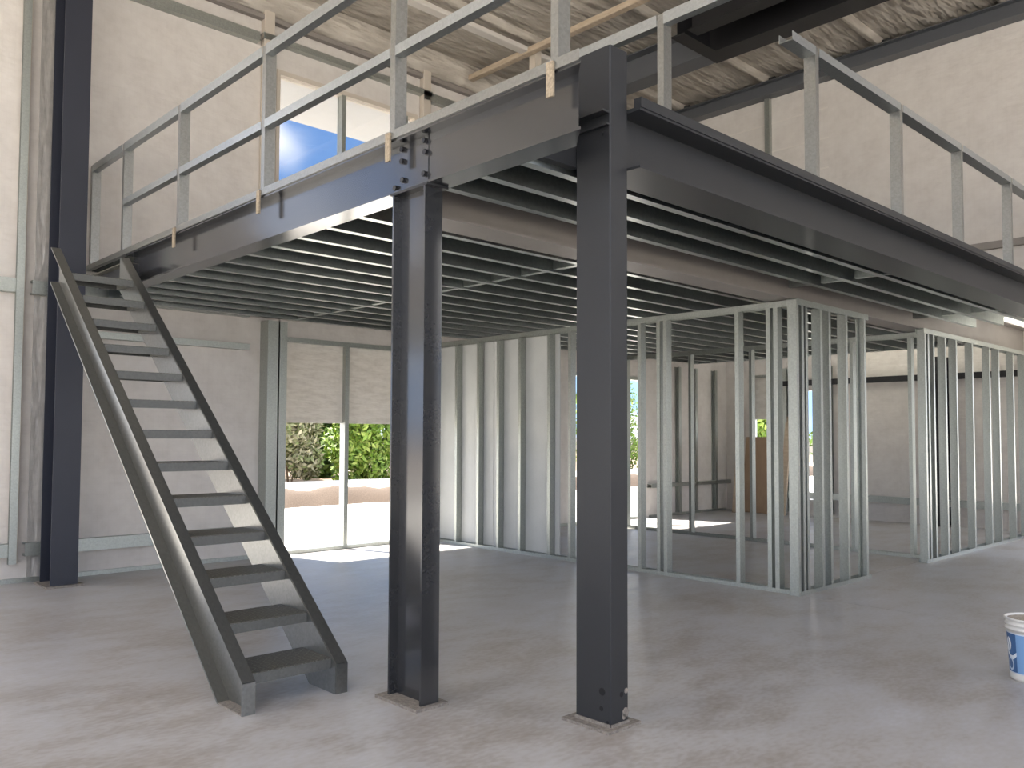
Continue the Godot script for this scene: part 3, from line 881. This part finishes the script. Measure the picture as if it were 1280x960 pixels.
func build_stair() -> void:
	var t := thing("steel_stair", Vector3(-0.45, 0, -3.4), "straight open-riser steel stair with channel stringers and checker plate treads", "stair")
	var outline := [Vector2(-1.56, 0.0), Vector2(-1.56, 0.17), Vector2(-5.3, 3.12), Vector2(-5.3, 2.82), Vector2(-1.85, 0.0)]
	for s in [[-0.705, -0.78], [-0.2, -0.125]]:
		var wx: float = s[0]
		var ox: float = s[1]
		var dir := signf(ox - wx)
		var poly := PackedVector2Array()
		for p in outline:
			poly.append(Vector2(p.x, p.y))
		# web plate: the profile's x runs along z
		var web := put("stringer", prism_mesh(poly, 0.008), M.stair, t, Transform3D(Basis(Vector3(0, 0, 1), Vector3.UP, Vector3(-1, 0, 0)), Vector3(wx + 0.004, 0, 0)))
		var cx := (wx + ox) / 2
		var w := absf(ox - wx)
		for e in [[outline[0], outline[1]], [outline[1], outline[2]], [outline[4], outline[3]]]:
			var a := Vector3(cx, e[0].y, e[0].x)
			var b := Vector3(cx, e[1].y, e[1].x)
			ext("flange", rect(w, 0.012), a, b, Vector3(0, 0, 1), M.stair, web)
		box("foot_plate", Vector3(minf(wx, ox), 0.0, -1.86), Vector3(maxf(wx, ox), 0.008, -1.57), M.scuff, web)
		for k in 4:
			var p := Vector3(wx + dir * 0.004, 0.22 + k * 0.21, -1.78 - k * 0.27)
			ext("bolt_head", disc(0.011), p, p + Vector3(dir * 0.008, 0, 0), Vector3.UP, M.bolt, web)
	for i in 13:
		var y := 0.202 + 0.2217 * i
		var z := -1.61 - 0.2785 * i
		var tr := box("tread", Vector3(-0.7, y - 0.008, z - 0.33), Vector3(-0.205, y, z), M.checker, t)
		box("nosing", Vector3(-0.7, y - 0.06, z - 0.006), Vector3(-0.205, y - 0.006, z + 0.004), M.tread, tr)
		box("rear_lip", Vector3(-0.7, y - 0.05, z - 0.33), Vector3(-0.205, y - 0.008, z - 0.322), M.tread, tr)
		box("end_cleat", Vector3(-0.245, y - 0.05, z - 0.3), Vector3(-0.205, y - 0.008, z - 0.03), M.tread, tr)
		box("end_cleat", Vector3(-0.7, y - 0.05, z - 0.3), Vector3(-0.66, y - 0.008, z - 0.03), M.tread, tr)
	# landing at the head of the stair
	var l := thing("stair_landing", Vector3(-0.4, 3.1, -6), "small steel landing between the stair head and the side wall", "landing")
	box("landing_plate", Vector3(-0.16, 3.08, -6.28), Vector3(-0.03, 3.09, -5.32), M.checker, l)
	box("landing_channel", Vector3(-0.1, 2.95, -6.2), Vector3(-0.03, 3.08, -5.3), M.steel, l)

func build_partitions() -> void:
	var h := 2.83
	# across the hall; start at the side wall, distances run towards the front
	var a := thing("stud_partition", Vector3(P1X + 0.05, 0, -4), "bare galvanised stud wall running out from the side wall to its tripled corner", "partition")
	var z0 := WZ + 0.04
	var spots := []
	for z in [-6.8, -6.29, -5.83, -5.43, -5.02, -4.5, -4.15, -3.09, -2.83, -2.74, -1.85, -1.5, -1.42]:
		spots.append(z - z0 - 0.02)
	stud_wall(a, Vector3(P1X + 0.05, 0, z0), Vector3(0, 0, 1), [[0.0, P2Z - z0]], spots, h, M.stud)
	# grey boards fixed on the far face
	var zs := [WZ + 0.05, -5.66, -4.44]
	for i in 2:
		tag(box("wall_board", Vector3(P1X + 0.102, 0.02, zs[i] + 0.003), Vector3(P1X + 0.116, 2.8, zs[i + 1] - 0.003), M.board, self), ["pale grey wall board behind the studs, next to the side wall", "pale grey wall board behind the studs, ending at the open studs"][i], "board")
	# along the mezzanine
	var b := thing("stud_partition", Vector3(5.4, 0, P2Z), "short stud wall from the tripled corner to the door gap", "partition")
	var sp := []
	for x in [4.62, 4.72, 4.8, 5.1, 5.28, 5.66, 6.14]:
		sp.append([x - P1X, -1.0 if x < 6.0 else 1.0])
	stud_wall(b, Vector3(P1X, 0, P2Z + 0.05), Vector3(1, 0, 0), [[-0.05, 6.2 - P1X]], sp, h, M.stud)
	var c := thing("stud_partition", Vector3(10, 0, P2Z), "long stud wall from the door gap to the back wall", "partition")
	sp = []
	for x in [7.78, 7.88, 8.05, 8.44, 8.82, 9.42, 10.1, 10.5, 11.15, 11.7, 12.2]:
		sp.append([x - 7.75, -1.0])
	stud_wall(c, Vector3(7.75, 0, P2Z + 0.05), Vector3(1, 0, 0), [[0.0, 12.45 - 7.75]], sp, h, M.stud)
	var d := thing("stud_partition", Vector3(8.2, 0, -4), "sparse stud wall crossing inside the framed rooms", "partition")
	sp = []
	for z in [-6.8, -6.05, -4.8, -3.75, -3.1, -2.25, -1.5]:
		sp.append(z - z0)
	stud_wall(d, Vector3(8.15, 0, z0), Vector3(0, 0, 1), [[0.0, P2Z - z0 - 0.06]], sp, h, M.stud)

func build_small() -> void:
	# pail
	var at := Vector3(3.146, 0, 1.123)
	var p := thing("paint_pail", at, "white plastic pail with a blue printed label on the bare slab", "pail")
	var base := Transform3D(Basis(Vector3.UP, 1.1), at)
	put("shell", lathe([Vector2(0.0, 0.004), Vector2(0.125, 0.004), Vector2(0.133, 0.0), Vector2(0.134, 0.02), Vector2(0.15, 0.31), Vector2(0.158, 0.312), Vector2(0.158, 0.32), Vector2(0.151, 0.323), Vector2(0.152, 0.338), Vector2(0.159, 0.34), Vector2(0.159, 0.348), Vector2(0.153, 0.35), Vector2(0.154, 0.37), Vector2(0.163, 0.372), Vector2(0.163, 0.384), Vector2(0.152, 0.384), Vector2(0.149, 0.37)]), M.pail, p, base)
	put("inner_wall", lathe([Vector2(0.149, 0.372), Vector2(0.14, 0.28), Vector2(0.135, 0.27), Vector2(0.0, 0.27)]), M.pail_in, p, base)
	var lm := mat(Color.WHITE, 0.45)
	lm.albedo_texture = label_texture()
	lm.uv1_scale = Vector3(2, 1, 1)
	put("label_print", lathe([Vector2(0.1365, 0.045), Vector2(0.1503, 0.295)]), lm, p, base)
	var pts := []
	for k in 13:
		var a := PI * k / 12.0
		pts.append(Vector3(cos(a) * 0.165, 0.345 - sin(a) * 0.1, sin(a) * 0.14 + 0.02))
	put("wire_handle", tube(pts, 0.003, 6), M.galv, p, base)
	# brown board leaning under the back window
	var s := thing("leaning_sheet", Vector3(12.2, 0, -6.1), "brown sheet leaning on the back wall below the small window", "sheet")
	ext("sheet", rect(0.03, 0.75), Vector3(12.2, 0.005, -6.05), Vector3(12.44, 1.5, -6.05), Vector3(0, 0, 1), M.brown, s)
	var s2 := thing("leaning_timber", Vector3(12.1, 0, -6.5), "pale timber length leaning beside the brown sheet", "timber")
	ext("timber", rect(0.05, 0.09), Vector3(11.95, 0.005, -6.42), Vector3(12.45, 2.1, -6.55), Vector3(0, 0, 1), M.timber, s2)
	var s3 := thing("leaning_timber", Vector3(12.1, 0, -5.4), "tan timber length leaning on the back wall past the brown sheet", "timber")
	ext("timber", rect(0.05, 0.12), Vector3(12.05, 0.005, -5.45), Vector3(12.45, 1.9, -5.5), Vector3(0, 0, 1), M.timber, s3)
